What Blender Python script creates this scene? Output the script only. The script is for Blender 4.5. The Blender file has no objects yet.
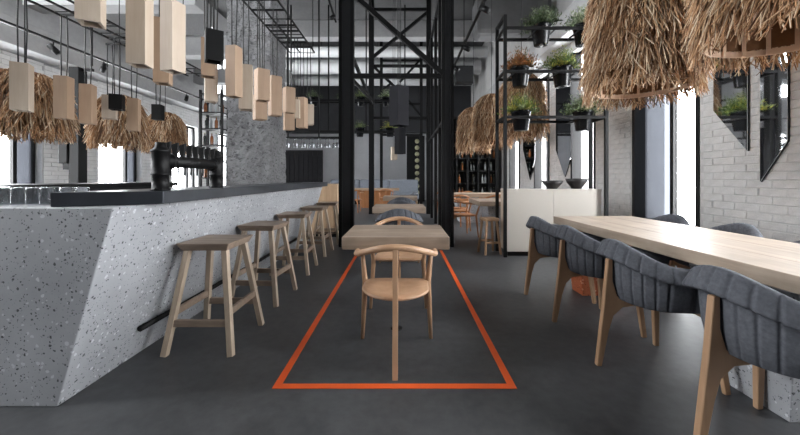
import bpy, math, random
from mathutils import Vector, Matrix

# ------------------------------------------------------------------ camera, world, light, exposure
scene = bpy.context.scene
COL = scene.collection
F, CX, CY, EYE = 340.0, 403.0, 178.0, 1.15          # focal length in pixels, vanishing point, eye height
cam_d = bpy.data.cameras.new('camera')
cam = bpy.data.objects.new('camera', cam_d)
COL.objects.link(cam)
cam.location = (0, 0, EYE)
cam.rotation_euler = (math.pi / 2, 0, 0)
cam_d.sensor_width = 36.0
cam_d.lens = F / 800 * 36
cam_d.shift_x = (400 - CX) / 800
cam_d.shift_y = (CY - 217.5) / 800
cam_d.clip_start = 0.02
scene.camera = cam

world = bpy.data.worlds.new('overcast_sky')
scene.world = world
world.use_nodes = True
bg = world.node_tree.nodes['Background']
bg.inputs[0].default_value = (0.95, 0.975, 1.0, 1)
bg.inputs[1].default_value = 11.0

scene.view_settings.view_transform = 'Standard'
scene.view_settings.look = 'None'
scene.view_settings.gamma = 1
scene.view_settings.use_curve_mapping = False
scene.view_settings.exposure = 1.5
scene.cycles.use_denoising = True
scene.cycles.max_bounces = 10
scene.cycles.diffuse_bounces = 6
scene.cycles.sample_clamp_indirect = 8.0

XR, XL, YB, YF, ZC = 3.5, -6.5, 18.0, -3.0, 7.0      # room shell
RIGHT_WINDOWS = [(-0.1, 1.05), (1.95, 2.95), (4.02, 5.2), (6.2, 7.1), (8.15, 9.1), (10.2, 11.2), (12.3, 13.4)]
LEFT_WINDOWS = [(0.2, 1.45), (2.55, 3.8), (4.9, 6.14), (7.27, 8.47), (9.6, 10.8), (12.0, 13.2)]
RW_Z = (0.5, 3.75)
ADDED_CLERESTORY = [(0.0, 2.2), (2.6, 4.8), (11.5, 12.9)]      # upper left windows, added mostly out of view to brighten the right wall
CL_Z = (4.0, 6.3)
FRONT_WINDOWS = []
FW_Z = (0.6, 3.0)
LW_Z = (0.5, 2.75)


def portal(x, y0, y1, z0, z1, side):
    d = bpy.data.lights.new('window_daylight', 'AREA')
    d.shape = 'RECTANGLE'
    d.size = z1 - z0
    d.size_y = y1 - y0
    d.cycles.is_portal = True
    o = bpy.data.objects.new('window_daylight', d)
    COL.objects.link(o)
    o.location = (x, (y0 + y1) / 2, (z0 + z1) / 2)
    o.rotation_euler = (0, math.pi / 2 * side, 0)


for a, b in RIGHT_WINDOWS:
    portal(XR + 0.42, a, b, *RW_Z, 1)
for a, b in LEFT_WINDOWS:
    portal(XL - 0.42, a, b, *LW_Z, -1)
for a, b in ADDED_CLERESTORY:
    portal(XL - 0.42, a, b, *CL_Z, -1)
for a, b in FRONT_WINDOWS:
    d = bpy.data.lights.new('window_daylight', 'AREA')
    d.shape = 'RECTANGLE'
    d.size, d.size_y = b - a, FW_Z[1] - FW_Z[0]
    d.cycles.is_portal = True
    o = bpy.data.objects.new('window_daylight', d)
    COL.objects.link(o)
    o.location = ((a + b) / 2, YF - 0.27, (FW_Z[0] + FW_Z[1]) / 2)
    o.rotation_euler = (math.pi / 2, 0, 0)


# ------------------------------------------------------------------ materials
def srgb(r, g, b):
    f = lambda c: (c / 255 / 12.92) if c / 255 <= 0.04045 else ((c / 255 + 0.055) / 1.055) ** 2.4
    return (f(r), f(g), f(b), 1)


def new_mat(name, rough=0.6, metal=0.0, spec=0.5):
    m = bpy.data.materials.new(name)
    m.use_nodes = True
    nt = m.node_tree
    p = nt.nodes['Principled BSDF']
    p.inputs['Roughness'].default_value = rough
    p.inputs['Metallic'].default_value = metal
    p.inputs['Specular IOR Level'].default_value = spec
    return m, nt, p


def coords(nt, scale=(1, 1, 1), kind='Object'):
    tc = nt.nodes.new('ShaderNodeTexCoord')
    mp = nt.nodes.new('ShaderNodeMapping')
    mp.inputs['Scale'].default_value = scale
    nt.links.new(tc.outputs[kind], mp.inputs['Vector'])
    return mp.outputs[0]


def noise(nt, vec, scale, detail=4, rough=0.6, dist=0.0):
    n = nt.nodes.new('ShaderNodeTexNoise')
    n.inputs['Scale'].default_value = scale
    n.inputs['Detail'].default_value = detail
    n.inputs['Roughness'].default_value = rough
    n.inputs['Distortion'].default_value = dist
    nt.links.new(vec, n.inputs['Vector'])
    return n.outputs[0]


def ramp(nt, fac, stops, interp='LINEAR'):
    r = nt.nodes.new('ShaderNodeValToRGB')
    r.color_ramp.interpolation = interp
    el = r.color_ramp.elements
    while len(el) < len(stops):
        el.new(0.5)
    for e, (p, c) in zip(el, stops):
        e.position = p
        e.color = c
    nt.links.new(fac, r.inputs[0])
    return r.outputs[0]


def bump(nt, p, h, strength=0.3, dist=0.01):
    b = nt.nodes.new('ShaderNodeBump')
    b.inputs['Strength'].default_value = strength
    b.inputs['Distance'].default_value = dist
    nt.links.new(h, b.inputs['Height'])
    nt.links.new(b.outputs[0], p.inputs['Normal'])


def mixc(nt, fac, a, b, mode='MIX'):
    m = nt.nodes.new('ShaderNodeMix')
    m.data_type = 'RGBA'
    m.blend_type = mode
    for s, v in ((0, fac), (6, a), (7, b)):
        if hasattr(v, 'links'):
            nt.links.new(v, m.inputs[s])
        else:
            m.inputs[s].default_value = v
    return m.outputs[2]


M = {}


def plain(name, c, rough=0.6, metal=0.0, spec=0.5, var=0.12, scale=6.0):
    m, nt, p = new_mat(name, rough, metal, spec)
    n = noise(nt, coords(nt), scale, 5)
    lo = tuple(x * (1 - var) for x in c[:3]) + (1,)
    hi = tuple(min(1, x * (1 + var)) for x in c[:3]) + (1,)
    nt.links.new(ramp(nt, n, [(0.3, lo), (0.7, hi)]), p.inputs['Base Color'])
    M[name] = m
    return m


def wood(name, a, b, axis, rough=0.5, scale=1.0):
    m, nt, p = new_mat(name, rough)
    sc = [22 * scale] * 3
    sc[axis] = 1.6 * scale
    v = coords(nt, tuple(sc))
    n1 = noise(nt, v, 1.0, 6, 0.65, 0.6)
    n2 = noise(nt, coords(nt, (2, 2, 2)), 1.5, 3)
    c1 = ramp(nt, n1, [(0.3, a), (0.52, tuple((x + y) / 2 for x, y in zip(a, b))), (0.7, b)])
    c2 = mixc(nt, 0.35, c1, ramp(nt, n2, [(0.35, a), (0.65, b)]))
    nt.links.new(c2, p.inputs['Base Color'])
    bump(nt, p, n1, 0.12, 0.004)
    M[name] = m


def concrete(name, a, b, rough=0.8, scale=1.2, bs=0.35, pits=True, gloss=False):
    m, nt, p = new_mat(name, rough)
    v = coords(nt)
    n1 = noise(nt, v, scale, 8, 0.62, 0.4)
    n2 = noise(nt, v, scale * 14, 5, 0.6)
    c = ramp(nt, n1, [(0.3, a), (0.7, b)])
    c = mixc(nt, 0.25, c, ramp(nt, n2, [(0.35, a), (0.65, b)]))
    nt.links.new(c, p.inputs['Base Color'])
    if gloss:
        r = nt.nodes.new('ShaderNodeMapRange')
        r.inputs['To Min'].default_value = rough - 0.1
        r.inputs['To Max'].default_value = rough + 0.18
        nt.links.new(n1, r.inputs['Value'])
        nt.links.new(r.outputs[0], p.inputs['Roughness'])
    bump(nt, p, n2, bs, 0.01)
    M[name] = m


def terrazzo(name, base, base2, dark, light, scale=54.0):
    m, nt, p = new_mat(name, 0.55)
    v = coords(nt)
    c = ramp(nt, noise(nt, v, 2.2, 7, 0.6), [(0.3, base), (0.7, base2)])
    for sc, chip, lo, seed in ((scale, dark, 0.045, 0.0), (scale * 1.7, dark, 0.03, 3.1), (scale * 0.75, light, 0.035, 7.7)):
        mp = nt.nodes.new('ShaderNodeMapping')
        mp.inputs['Location'].default_value = (seed, seed * 2, seed * 3)
        nt.links.new(v, mp.inputs['Vector'])
        nz = nt.nodes.new('ShaderNodeTexNoise')
        nz.inputs['Scale'].default_value = sc * 1.2
        nt.links.new(mp.outputs[0], nz.inputs['Vector'])
        vm = nt.nodes.new('ShaderNodeVectorMath')
        vm.operation = 'SCALE'
        vm.inputs['Scale'].default_value = 0.02
        nt.links.new(nz.outputs[1], vm.inputs[0])
        va = nt.nodes.new('ShaderNodeVectorMath')
        nt.links.new(mp.outputs[0], va.inputs[0])
        nt.links.new(vm.outputs[0], va.inputs[1])
        vo = nt.nodes.new('ShaderNodeTexVoronoi')
        vo.inputs['Scale'].default_value = sc
        nt.links.new(va.outputs[0], vo.inputs['Vector'])
        # only a share of the cells carry a chip, each of its own size
        sep = nt.nodes.new('ShaderNodeSeparateColor')
        nt.links.new(vo.outputs['Color'], sep.inputs[0])
        mr = nt.nodes.new('ShaderNodeMapRange')
        mr.inputs['From Min'].default_value = 0.62
        mr.inputs['From Max'].default_value = 1.0
        mr.inputs['To Min'].default_value = 0.0
        mr.inputs['To Max'].default_value = 0.40
        nt.links.new(sep.outputs[0], mr.inputs['Value'])
        lt = nt.nodes.new('ShaderNodeMath')
        lt.operation = 'LESS_THAN'
        nt.links.new(vo.outputs['Distance'], lt.inputs[0])
        nt.links.new(mr.outputs[0], lt.inputs[1])
        c = mixc(nt, lt.outputs[0], c, chip)
    nt.links.new(c, p.inputs['Base Color'])
    bump(nt, p, noise(nt, v, 40, 3), 0.08, 0.004)
    M[name] = m


def vcol(name, rough=0.75, spec=0.2, trans=0.0):
    m, nt, p = new_mat(name, rough, 0, spec)
    a = nt.nodes.new('ShaderNodeAttribute')
    a.attribute_name = 'tone'
    n = noise(nt, coords(nt), 30, 2)
    c = mixc(nt, 0.25, a.outputs['Color'], ramp(nt, n, [(0.3, (0.25, 0.25, 0.25, 1)), (0.7, (1, 1, 1, 1))]), 'MULTIPLY')
    nt.links.new(c, p.inputs['Base Color'])
    M[name] = m


concrete('floor', srgb(42, 43, 45), srgb(86, 87, 89), 0.42, 1.1, 0.05, gloss=True)
concrete('ceiling', srgb(70, 70, 71), srgb(90, 90, 91), 0.9, 0.7, 0.2)
concrete('beam', srgb(142, 142, 143), srgb(166, 166, 166), 0.9, 0.8, 0.2)
concrete('plaster', srgb(150, 150, 151), srgb(178, 178, 178), 0.9, 1.0, 0.25)
concrete('mortar', srgb(172, 171, 170), srgb(198, 197, 196), 0.95, 3.0, 0.6)
concrete('brick', srgb(178, 177, 176), srgb(208, 207, 206), 0.85, 7.0, 1.0)
concrete('brick_white', srgb(205, 205, 205), srgb(228, 228, 228), 0.85, 5.0, 0.8)
concrete('back_plaster', srgb(168, 169, 172), srgb(188, 189, 192), 0.9, 1.0, 0.2)
terrazzo('terrazzo', srgb(146, 148, 152), srgb(170, 172, 176), srgb(70, 72, 75), srgb(194, 196, 200))
terrazzo('terrazzo_rust', srgb(176, 92, 58), srgb(196, 112, 74), srgb(120, 52, 30), srgb(220, 160, 130), 40)
plain('steel_top', srgb(58, 61, 66), 0.38, 0.5, 0.5, 0.25, 3)
plain('black_metal', srgb(15, 15, 16), 0.5, 0.0, 0.22, 0.15)
plain('dark_metal', srgb(36, 37, 39), 0.5, 0.0, 0.3, 0.15)
plain('black_gloss', srgb(15, 16, 18), 0.25, 0.0, 0.5, 0.1)
plain('matte_black', srgb(42, 42, 45), 0.95, 0, 0.05, 0.1)
plain('cable', srgb(18, 18, 19), 0.6)
plain('duct', srgb(204, 205, 206), 0.5, 0.0, 0.5, 0.1, 2)
plain('white_panel', srgb(196, 190, 181), 0.5, 0, 0.4, 0.03, 2)
plain('orange_line', srgb(226, 92, 36), 0.55, 0, 0.4, 0.08, 5)
plain('fabric', srgb(88, 90, 96), 0.95, 0, 0.1, 0.2, 60)
plain('fabric_dark', srgb(60, 64, 72), 0.95, 0, 0.1, 0.2, 60)
plain('sofa_fabric', srgb(126, 131, 140), 0.95, 0, 0.1, 0.1, 20)
plain('soil', srgb(40, 30, 24), 0.95, 0, 0.1, 0.3, 40)
plain('ceramic_dark', srgb(48, 46, 46), 0.5, 0, 0.4, 0.3, 25)
plain('pale_disc', srgb(150, 150, 120), 0.5)
plain('curtain_black', srgb(34, 34, 36), 0.9, 0, 0.1, 0.2, 10)
plain('lamp_white', srgb(235, 232, 225), 0.5)
OAK_A, OAK_B = srgb(160, 130, 100), srgb(196, 168, 138)
wood('oak_x', OAK_A, OAK_B, 0)
wood('oak_y', OAK_A, OAK_B, 1)
wood('oak_z', OAK_A, OAK_B, 2)
wood('top_x', srgb(112, 95, 81), srgb(182, 163, 145), 0, 0.5, 0.5)
wood('top_y', srgb(136, 120, 105), srgb(182, 166, 149), 1, 0.45, 0.7)
wood('stool_x', srgb(108, 92, 80), srgb(166, 146, 128), 0)
wood('stool_z', srgb(158, 140, 122), srgb(202, 184, 163), 2)
wood('beech', srgb(178, 138, 106), srgb(204, 166, 134), 2, 0.4, 0.6)
wood('leg_oak', srgb(146, 114, 86), srgb(182, 148, 117), 2, 0.5, 0.8)
wood('orange_wood', srgb(136, 86, 50), srgb(168, 116, 74), 2, 0.5, 0.8)
wood('box_pale', srgb(172, 154, 136), srgb(196, 182, 165), 2, 0.6, 0.6)
wood('box_tan', srgb(146, 120, 98), srgb(172, 146, 122), 2, 0.6, 0.6)
wood('hoop', srgb(206, 170, 140), srgb(228, 198, 172), 0, 0.5)
vcol('straw')
vcol('leaf', 0.55, 0.4)

m, nt, p = new_mat('mirror', 0.03, 1.0)
nt.links.new(ramp(nt, noise(nt, coords(nt), 2.0, 3), [(0.3, (0.62, 0.63, 0.65, 1)), (0.7, (0.68, 0.69, 0.71, 1))]), p.inputs['Base Color'])
M['mirror'] = m

m = bpy.data.materials.new('window_glass')
m.use_nodes = True
nt = m.node_tree
nt.nodes.remove(nt.nodes['Principled BSDF'])
tr = nt.nodes.new('ShaderNodeBsdfTransparent')
gl = nt.nodes.new('ShaderNodeBsdfGlossy')
gl.inputs['Roughness'].default_value = 0.05
mx = nt.nodes.new('ShaderNodeMixShader')
mx.inputs[0].default_value = 0.06
nt.links.new(tr.outputs[0], mx.inputs[1])
nt.links.new(gl.outputs[0], mx.inputs[2])
nt.links.new(mx.outputs[0], nt.nodes['Material Output'].inputs[0])
M['window_glass'] = m

m = bpy.data.materials.new('frosted_glass')
m.use_nodes = True
nt = m.node_tree
nt.nodes.remove(nt.nodes['Principled BSDF'])
tr = nt.nodes.new('ShaderNodeBsdfTransparent')
gl = nt.nodes.new('ShaderNodeBsdfTranslucent')
tr.inputs[0].default_value = (0.165, 0.172, 0.182, 1)
gl.inputs[0].default_value = (0.02, 0.02, 0.022, 1)
mx = nt.nodes.new('ShaderNodeAddShader')
nt.links.new(tr.outputs[0], mx.inputs[0])
nt.links.new(gl.outputs[0], mx.inputs[1])
nt.links.new(mx.outputs[0], nt.nodes['Material Output'].inputs[0])
M['frosted_glass'] = m

m, nt, p = new_mat('drink_glass', 0.05)
p.inputs['Transmission Weight'].default_value = 0.9
p.inputs['Base Color'].default_value = (0.5, 0.52, 0.54, 1)
p.inputs['IOR'].default_value = 1.3
M['drink_glass'] = m


# ------------------------------------------------------------------ mesh helpers
class MB:
    def __init__(self):
        self.v, self.f, self.s, self.c = [], [], [], []
        self.tone = None

    def add(self, vs, fs, smooth=False):
        o = len(self.v)
        self.v += [tuple(x) for x in vs]
        self.f += [tuple(i + o for i in q) for q in fs]
        self.s += [smooth] * len(fs)
        self.c += [self.tone] * len(fs)
        return self

    def box(self, x0, x1, y0, y1, z0, z1):
        vs = [(x, y, z) for x in (x0, x1) for y in (y0, y1) for z in (z0, z1)]
        return self.add(vs, [(0, 1, 3, 2), (4, 6, 7, 5), (0, 4, 5, 1), (2, 3, 7, 6), (0, 2, 6, 4), (1, 5, 7, 3)])

    def hexa(self, bottom, top):
        # bottom/top: four corners each, counter-clockwise from above
        return self.add(list(bottom) + list(top), [(3, 2, 1, 0), (4, 5, 6, 7), (0, 1, 5, 4), (1, 2, 6, 5), (2, 3, 7, 6), (3, 0, 4, 7)])

    def bar(self, a, b, w, d=None, w2=None, d2=None, up=(0, 0, 1)):
        # square bar from a to b, w across, d deep, may taper
        d = d or w
        w2, d2 = w2 or w, d2 or d
        a, b = Vector(a), Vector(b)
        t = (b - a).normalized()
        u = Vector(up)
        if abs(t.dot(u)) > 0.98:
            u = Vector((0, 1, 0))
        s = t.cross(u).normalized()
        u = s.cross(t).normalized()
        vs = []
        for p, ww, dd in ((a, w, d), (b, w2, d2)):
            for i, j in ((-1, -1), (1, -1), (1, 1), (-1, 1)):
                vs.append(p + s * (i * ww / 2) + u * (j * dd / 2))
        return self.add(vs, [(3, 2, 1, 0), (4, 5, 6, 7), (0, 1, 5, 4), (1, 2, 6, 5), (2, 3, 7, 6), (3, 0, 4, 7)])

    def tube(self, pts, r, n=8, closed=False, smooth=True):
        pts = [Vector(p) for p in pts]
        rs = r if isinstance(r, (list, tuple)) else [r] * len(pts)
        vs, fs = [], []
        N = len(pts)
        ref = Vector((0, 0, 1))
        for i, p in enumerate(pts):
            if closed:
                t = (pts[(i + 1) % N] - pts[i - 1]).normalized()
            else:
                t = (pts[min(i + 1, N - 1)] - pts[max(i - 1, 0)]).normalized()
            u = ref if abs(t.dot(ref)) < 0.95 else Vector((1, 0, 0))
            s = t.cross(u).normalized()
            u = s.cross(t).normalized()
            for k in range(n):
                a = 2 * math.pi * k / n
                vs.append(p + (s * math.cos(a) + u * math.sin(a)) * rs[i])
        for i in range(N if closed else N - 1):
            j = (i + 1) % N
            for k in range(n):
                l = (k + 1) % n
                fs.append((i * n + k, i * n + l, j * n + l, j * n + k))
        if not closed:
            fs.append(tuple(range(n - 1, -1, -1)))
            fs.append(tuple((N - 1) * n + k for k in range(n)))
        return self.add(vs, fs, smooth)

    def lathe(self, prof, n=20, c=(0, 0, 0), smooth=True, cap=True):
        vs, fs = [], []
        for r, z in prof:
            for k in range(n):
                a = 2 * math.pi * k / n
                vs.append((c[0] + r * math.cos(a), c[1] + r * math.sin(a), c[2] + z))
        for i in range(len(prof) - 1):
            for k in range(n):
                l = (k + 1) % n
                fs.append((i * n + k, i * n + l, (i + 1) * n + l, (i + 1) * n + k))
        if cap:
            fs.append(tuple(range(n - 1, -1, -1)))
            fs.append(tuple((len(prof) - 1) * n + k for k in range(n)))
        return self.add(vs, fs, smooth)

    def prism(self, poly, axis, a, b):
        # poly: 2D outline in the two other axes, extruded along axis from a to b
        def pt(q, h):
            l = list(q)
            l.insert(axis, h)
            return tuple(l)
        n = len(poly)
        vs = [pt(q, a) for q in poly] + [pt(q, b) for q in poly]
        fs = [tuple(range(n - 1, -1, -1)), tuple(range(n, 2 * n))]
        fs += [(i, (i + 1) % n, n + (i + 1) % n, n + i) for i in range(n)]
        return self.add(vs, fs)

    def build(self, name, mat, parent=None, bevel=0.0, weld=False):
        me = bpy.data.meshes.new(name)
        me.from_pydata(self.v, [], self.f)
        me.polygons.foreach_set('use_smooth', self.s)
        if any(c is not None for c in self.c):
            at = me.color_attributes.new('tone', 'FLOAT_COLOR', 'CORNER')
            data = []
            for c, q in zip(self.c, self.f):
                data += list(c or (1, 1, 1, 1)) * len(q)
            at.data.foreach_set('color', data)
        else:
            import bmesh
            bm = bmesh.new()
            bm.from_mesh(me)
            bmesh.ops.recalc_face_normals(bm, faces=bm.faces)
            bm.to_mesh(me)
            bm.free()
        me.materials.append(M[mat])
        o = bpy.data.objects.new(name, me)
        COL.objects.link(o)
        if parent is not None:
            o.parent = parent
        if bevel:
            b = o.modifiers.new('bevel', 'BEVEL')
            b.width = bevel
            b.segments = 2
            b.limit_method = 'ANGLE'
            b.angle_limit = math.radians(40)
        return o


def tag(o, label, cat, group=None):
    o['label'] = label
    o['category'] = cat
    if group:
        o['group'] = group
    return o


def thing(name, label, cat, loc=(0, 0, 0), rz=0.0, group=None):
    o = bpy.data.objects.new(name, None)
    o.empty_display_size = 0.05
    COL.objects.link(o)
    o.location = loc
    o.rotation_euler = (0, 0, rz)
    return tag(o, label, cat, group)


def struct(o):
    o['kind'] = 'structure'
    return o


def copy_tree(o, parent=None):
    c = o.copy()
    COL.objects.link(c)
    c.parent = parent
    for ch in list(o.children):
        copy_tree(ch, c)
    return c


def again(root, loc, rz=None, label=None, group=None):
    r = copy_tree(root)
    r.location = loc
    if rz is not None:
        r.rotation_euler = (0, 0, rz)
    if label:
        r['label'] = label
    if group:
        r['group'] = group
    return r


def at(px, py, Y):
    """world point seen at a photograph pixel at distance Y"""
    return Vector(((px - CX) * Y / F, Y, EYE - (py - CY) * Y / F))


R = math.radians

# ------------------------------------------------------------------ room shell
struct(MB().box(XL - 0.5, XR + 0.6, YF - 0.3, YB + 0.3, -0.15, 0).build('floor', 'floor'))
struct(MB().box(XL - 0.5, XR + 0.6, YF - 0.3, YB + 0.3, ZC, ZC + 0.2).build('ceiling', 'ceiling'))
struct(MB().box(XL - 0.5, XR + 0.6, YB, YB + 0.3, 0, ZC).build('wall_back', 'back_plaster'))
b = MB()
xx = XL - 0.5
for a_, c_ in FRONT_WINDOWS:
    b.box(xx, a_, YF - 0.3, YF, 0, ZC).box(a_, c_, YF - 0.3, YF, 0, FW_Z[0]).box(a_, c_, YF - 0.3, YF, FW_Z[1], ZC)
    xx = c_
b.box(xx, XR + 0.6, YF - 0.3, YF, 0, ZC)
struct(b.build('wall_front', 'floor'))


def side_wall(name, x0, x1, windows, wz, mat, top=ZC):
    b = MB()
    y = YF
    for a, c in windows:
        b.box(x0, x1, y, a, 0, top)
        b.box(x0, x1, a, c, 0, wz[0])
        b.box(x0, x1, a, c, wz[1], top)
        y = c
    b.box(x0, x1, y, YB, 0, top)
    y = YF
    for a, c in (ADDED_CLERESTORY if top < ZC else []):
        b.box(x0, x1, y, a, top, ZC)
        b.box(x0, x1, a, c, CL_Z[1], ZC)
        y = c
    if top < ZC:
        b.box(x0, x1, y, YB, top, ZC)
    return struct(b.build(name, mat))


wall_right = side_wall('wall_right', XR + 0.012, XR + 0.5, RIGHT_WINDOWS, RW_Z, 'mortar')
wall_left = side_wall('wall_left', XL - 0.5, XL - 0.012, LEFT_WINDOWS, LW_Z, 'plaster', CL_Z[0])

BL, BH, BJ = 0.25, 0.080, 0.006


def brick_mesh(l, seed):
    rnd = random.Random(seed)
    b = MB()
    j = lambda: rnd.uniform(-0.004, 0.004)
    x0, x1 = 0.014, rnd.uniform(-0.004, 0.005)
    h = (BH - BJ) / 2
    l2 = l / 2
    e = 0.006
    back = [(x0, -l2, -h), (x0, l2, -h), (x0, l2, h), (x0, -l2, h)]
    mid = [(0.007, y + j(), z + j() * 0.6) for _, y, z in back]
    fr = [(x1 + j() * 0.6, y * (1 - e / l2) + j(), z * (1 - e / h) + j() * 0.6) for _, y, z in back]
    fs = [(8, 9, 10, 11)]
    for k in range(4):
        n = (k + 1) % 4
        fs += [(k, n, 4 + n, 4 + k), (4 + k, 4 + n, 8 + n, 8 + k)]
    b.add(back + mid + fr, fs)
    return b


variants = []
for l in (BL - BJ, BL / 2 - BJ, BL * 0.75 - BJ):
    row = []
    for s in range(5):
        o = brick_mesh(l, s + int(l * 1000)).build('brick', 'brick', wall_right)
        row.append(o.data)
        bpy.data.objects.remove(o)
    variants.append(row)


def courses(y0, y1, z0, z1):
    k = 0
    z = z0
    while z < z1:
        y = y0
        first = True
        while y < y1 - 0.04:
            l = BL
            if first and k % 2:
                l = BL / 2
            first = False
            l = min(l, y1 - y)
            yield y + l / 2, z + BH / 2, l - BJ
            y += l
        z += BH
        k += 1


def pier_bricks(y0, y1, z0, z1, seed):
    rnd = random.Random(seed)
    n = 0
    for y, z, l in courses(y0, y1, z0, z1):
        if l > BL * 0.85 - BJ:
            me, base = rnd.choice(variants[0]), BL - BJ
        elif l > BL * 0.6 - BJ:
            me, base = rnd.choice(variants[2]), BL * 0.75 - BJ
        else:
            me, base = rnd.choice(variants[1]), BL / 2 - BJ
        o = bpy.data.objects.new('brick', me)
        COL.objects.link(o)
        o.parent = wall_right
        o.location = (XR + rnd.uniform(-0.003, 0.003), y, z)
        o.scale = (1, l / base, 1)
        n += 1
    return n


pier_bricks(2.97, 4.0, 0.41, 2.55, 1)
pier_bricks(5.24, 6.18, 0.74, 2.5, 2)
# the piers further off and the left wall: bricks too small to pick apart, joined
rest = MB()
for (y0, y1, z0, z1) in ((2.97, 4.0, 0, 0.41), (2.97, 4.0, 2.55, 5.5), (5.24, 6.18, 0, 0.74), (5.24, 6.18, 2.5, 5.5), (7.12, 8.13, 0, 4.6), (9.12, 10.18, 0, 4.2), (11.22, 12.28, 0, 4.2)):
    for i, (y, z, l) in enumerate(courses(y0, y1, z0, z1)):
        t = brick_mesh(l, i % 17)
        rest.add([(XR + a, y + b, z + c) for a, b, c in t.v], t.f)
o = rest.build('small_brick_courses', 'brick', wall_right)
o['kind'] = 'stuff'
rest = MB()
for (y0, y1, z0, z1) in ((1.47, 2.53, 0, 3.2), (3.82, 4.88, 0, 3.2), (4.88, 6.16, 2.77, 3.2), (6.16, 7.25, 0, 3.2), (7.25, 8.49, 2.77, 3.2), (8.49, 9.58, 0, 3.2), (9.58, 10.82, 2.77, 3.2), (10.82, 11.98, 0, 3.2)):
    for i, (y, z, l) in enumerate(courses(y0, y1, z0, z1)):
        t = brick_mesh(l, i % 17)
        rest.add([(XL - a, y + b, z + c) for a, b, c in t.v], t.f)
o = rest.build('small_brick_courses', 'brick_white', wall_left)
o['kind'] = 'stuff'


def window(n, xin, side, y0, y1, z0, z1):
    """steel window set back in its opening; side +1 = right wall"""
    w = thing('window_%d' % n, 'tall black framed window in the %s wall' % ('right brick' if side > 0 else 'white brick'), 'window')
    del w['category']
    struct(w)
    x = xin + side * 0.17
    f = 0.05
    fr = MB()
    for a, b, c, d in ((y0, y0 + f, z0, z1), (y1 - f, y1, z0, z1), (y0, y1, z0, z0 + f), (y0, y1, z1 - f, z1)):
        fr.box(x - 0.03, x + 0.03, a, b, c, d)
    fr.build('window_frame', 'black_metal', w)
    ym = y0 + (y1 - y0) * (0.5 if side > 0 else 0.74)
    MB().box(x - 0.03, x + 0.03, ym - 0.03, ym + 0.03, z0 + f, z1 - f).build('mullion', 'black_metal', w)
    for a, b, g_ in ((y0 + f, ym - 0.03, 'window_glass'), (ym + 0.03, y1 - f, 'frosted_glass' if z1 < 4 and 4 < y0 < (5 if side > 0 else 9) else 'window_glass')):
        MB().box(x - 0.004, x + 0.004, a, b, z0 + f, z1 - f).build('pane', g_, w)
    if side > 0:
        # steel jamb post at the far side and slim one at the near edge
        MB().box(x - 0.17, x - 0.035, y1 - 0.06, y1 - 0.001, z0, z1).build('jamb_post', 'black_metal', w)
        MB().box(x - 0.17, x - 0.035, y0 + 0.001, y0 + 0.055, z0, z1).build('jamb_post', 'black_metal', w)
    return w


k = 1
for a, b in RIGHT_WINDOWS:
    window(k, XR, 1, a, b, *RW_Z)
    k += 1
for a, b in LEFT_WINDOWS:
    window(k, XL, -1, a, b, *LW_Z)
    k += 1
for a, b in ADDED_CLERESTORY:  # added upper row for extra daylight, built and labelled like the lower windows
    window(k, XL, -1, a, b, *CL_Z)
    k += 1
for a, b in FRONT_WINDOWS:
    w = thing('window_%d' % k, 'wide black framed window behind the viewer', 'window')
    del w['category']
    struct(w)
    fr = MB()
    for x0, x1, z0, z1 in ((a, a + .05, *FW_Z), (b - .05, b, *FW_Z), (a, b, FW_Z[0], FW_Z[0] + .05), (a, b, FW_Z[1] - .05, FW_Z[1])):
        fr.box(x0, x1, YF - 0.2, YF - 0.14, z0, z1)
    fr.build('window_frame', 'black_metal', w)
    MB().box(a + .05, b - .05, YF - 0.174, YF - 0.166, FW_Z[0] + .05, FW_Z[1] - .05).build('pane', 'window_glass', w)
    k += 1

# concrete ledge beam over the left windows, cross beams, rough pillar
k = 1


def trim(b, mat, bev=0.01):
    global k
    o = struct(b.build('trim_%d' % k, mat, None, bev))
    k += 1
    return o


trim(MB().box(XL, XL + 0.45, YF, YB, 3.22, 3.65), 'plaster')
trim(MB().box(XR - 0.35, XR, 4.0, YB, 3.95, 4.4), 'plaster')
for y in (9.4, 12.6, 15.8):
    trim(MB().box(XL + 0.45, XR - 0.0, y, y + 0.45, ZC - 0.62, ZC), 'beam')
for y in (5.4, 7.6, 9.8):
    trim(MB().box(XL + 0.45, -3.3, y, y + 0.3, 3.9, 4.3), 'beam')
concrete('dark_paint', srgb(44, 45, 48), srgb(58, 59, 62), 0.9, 1.0, 0.2)
trim(MB().box(XL, XR, YB - 0.5, YB, 3.5, 5.95), 'dark_paint')
m, nt, p = new_mat('rough_pillar', 0.95)
v = coords(nt)
n1 = noise(nt, v, 3.0, 8, 0.7)
n2 = noise(nt, coords(nt, (1, 1, 1.7)), 19.0, 6, 0.7, 0.8)
br = nt.nodes.new('ShaderNodeTexBrick')
c = ramp(nt, n1, [(0.3, srgb(128, 128, 130)), (0.7, srgb(172, 172, 174))])
c = mixc(nt, ramp(nt, n2, [(0.54, (0, 0, 0, 1)), (0.60, (1, 1, 1, 1))]), c, srgb(104, 104, 106))
nt.links.new(c, p.inputs['Base Color'])
bump(nt, p, n2, 1.0, 0.12)
M['rough_pillar'] = m
pil = MB()
rnd = random.Random(5)
NZ = 90
ring = []
PX0, PX1, PY0, PY1 = -2.52, -1.9, 4.86, 5.5
ns = 12
per = [(PX0 + (PX1 - PX0) * i / ns, PY0) for i in range(ns)] + [(PX1, PY0 + (PY1 - PY0) * i / ns) for i in range(ns)] + \
      [(PX1 - (PX1 - PX0) * i / ns, PY1) for i in range(ns)] + [(PX0, PY1 - (PY1 - PY0) * i / ns) for i in range(ns)]
vs = []
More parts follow.
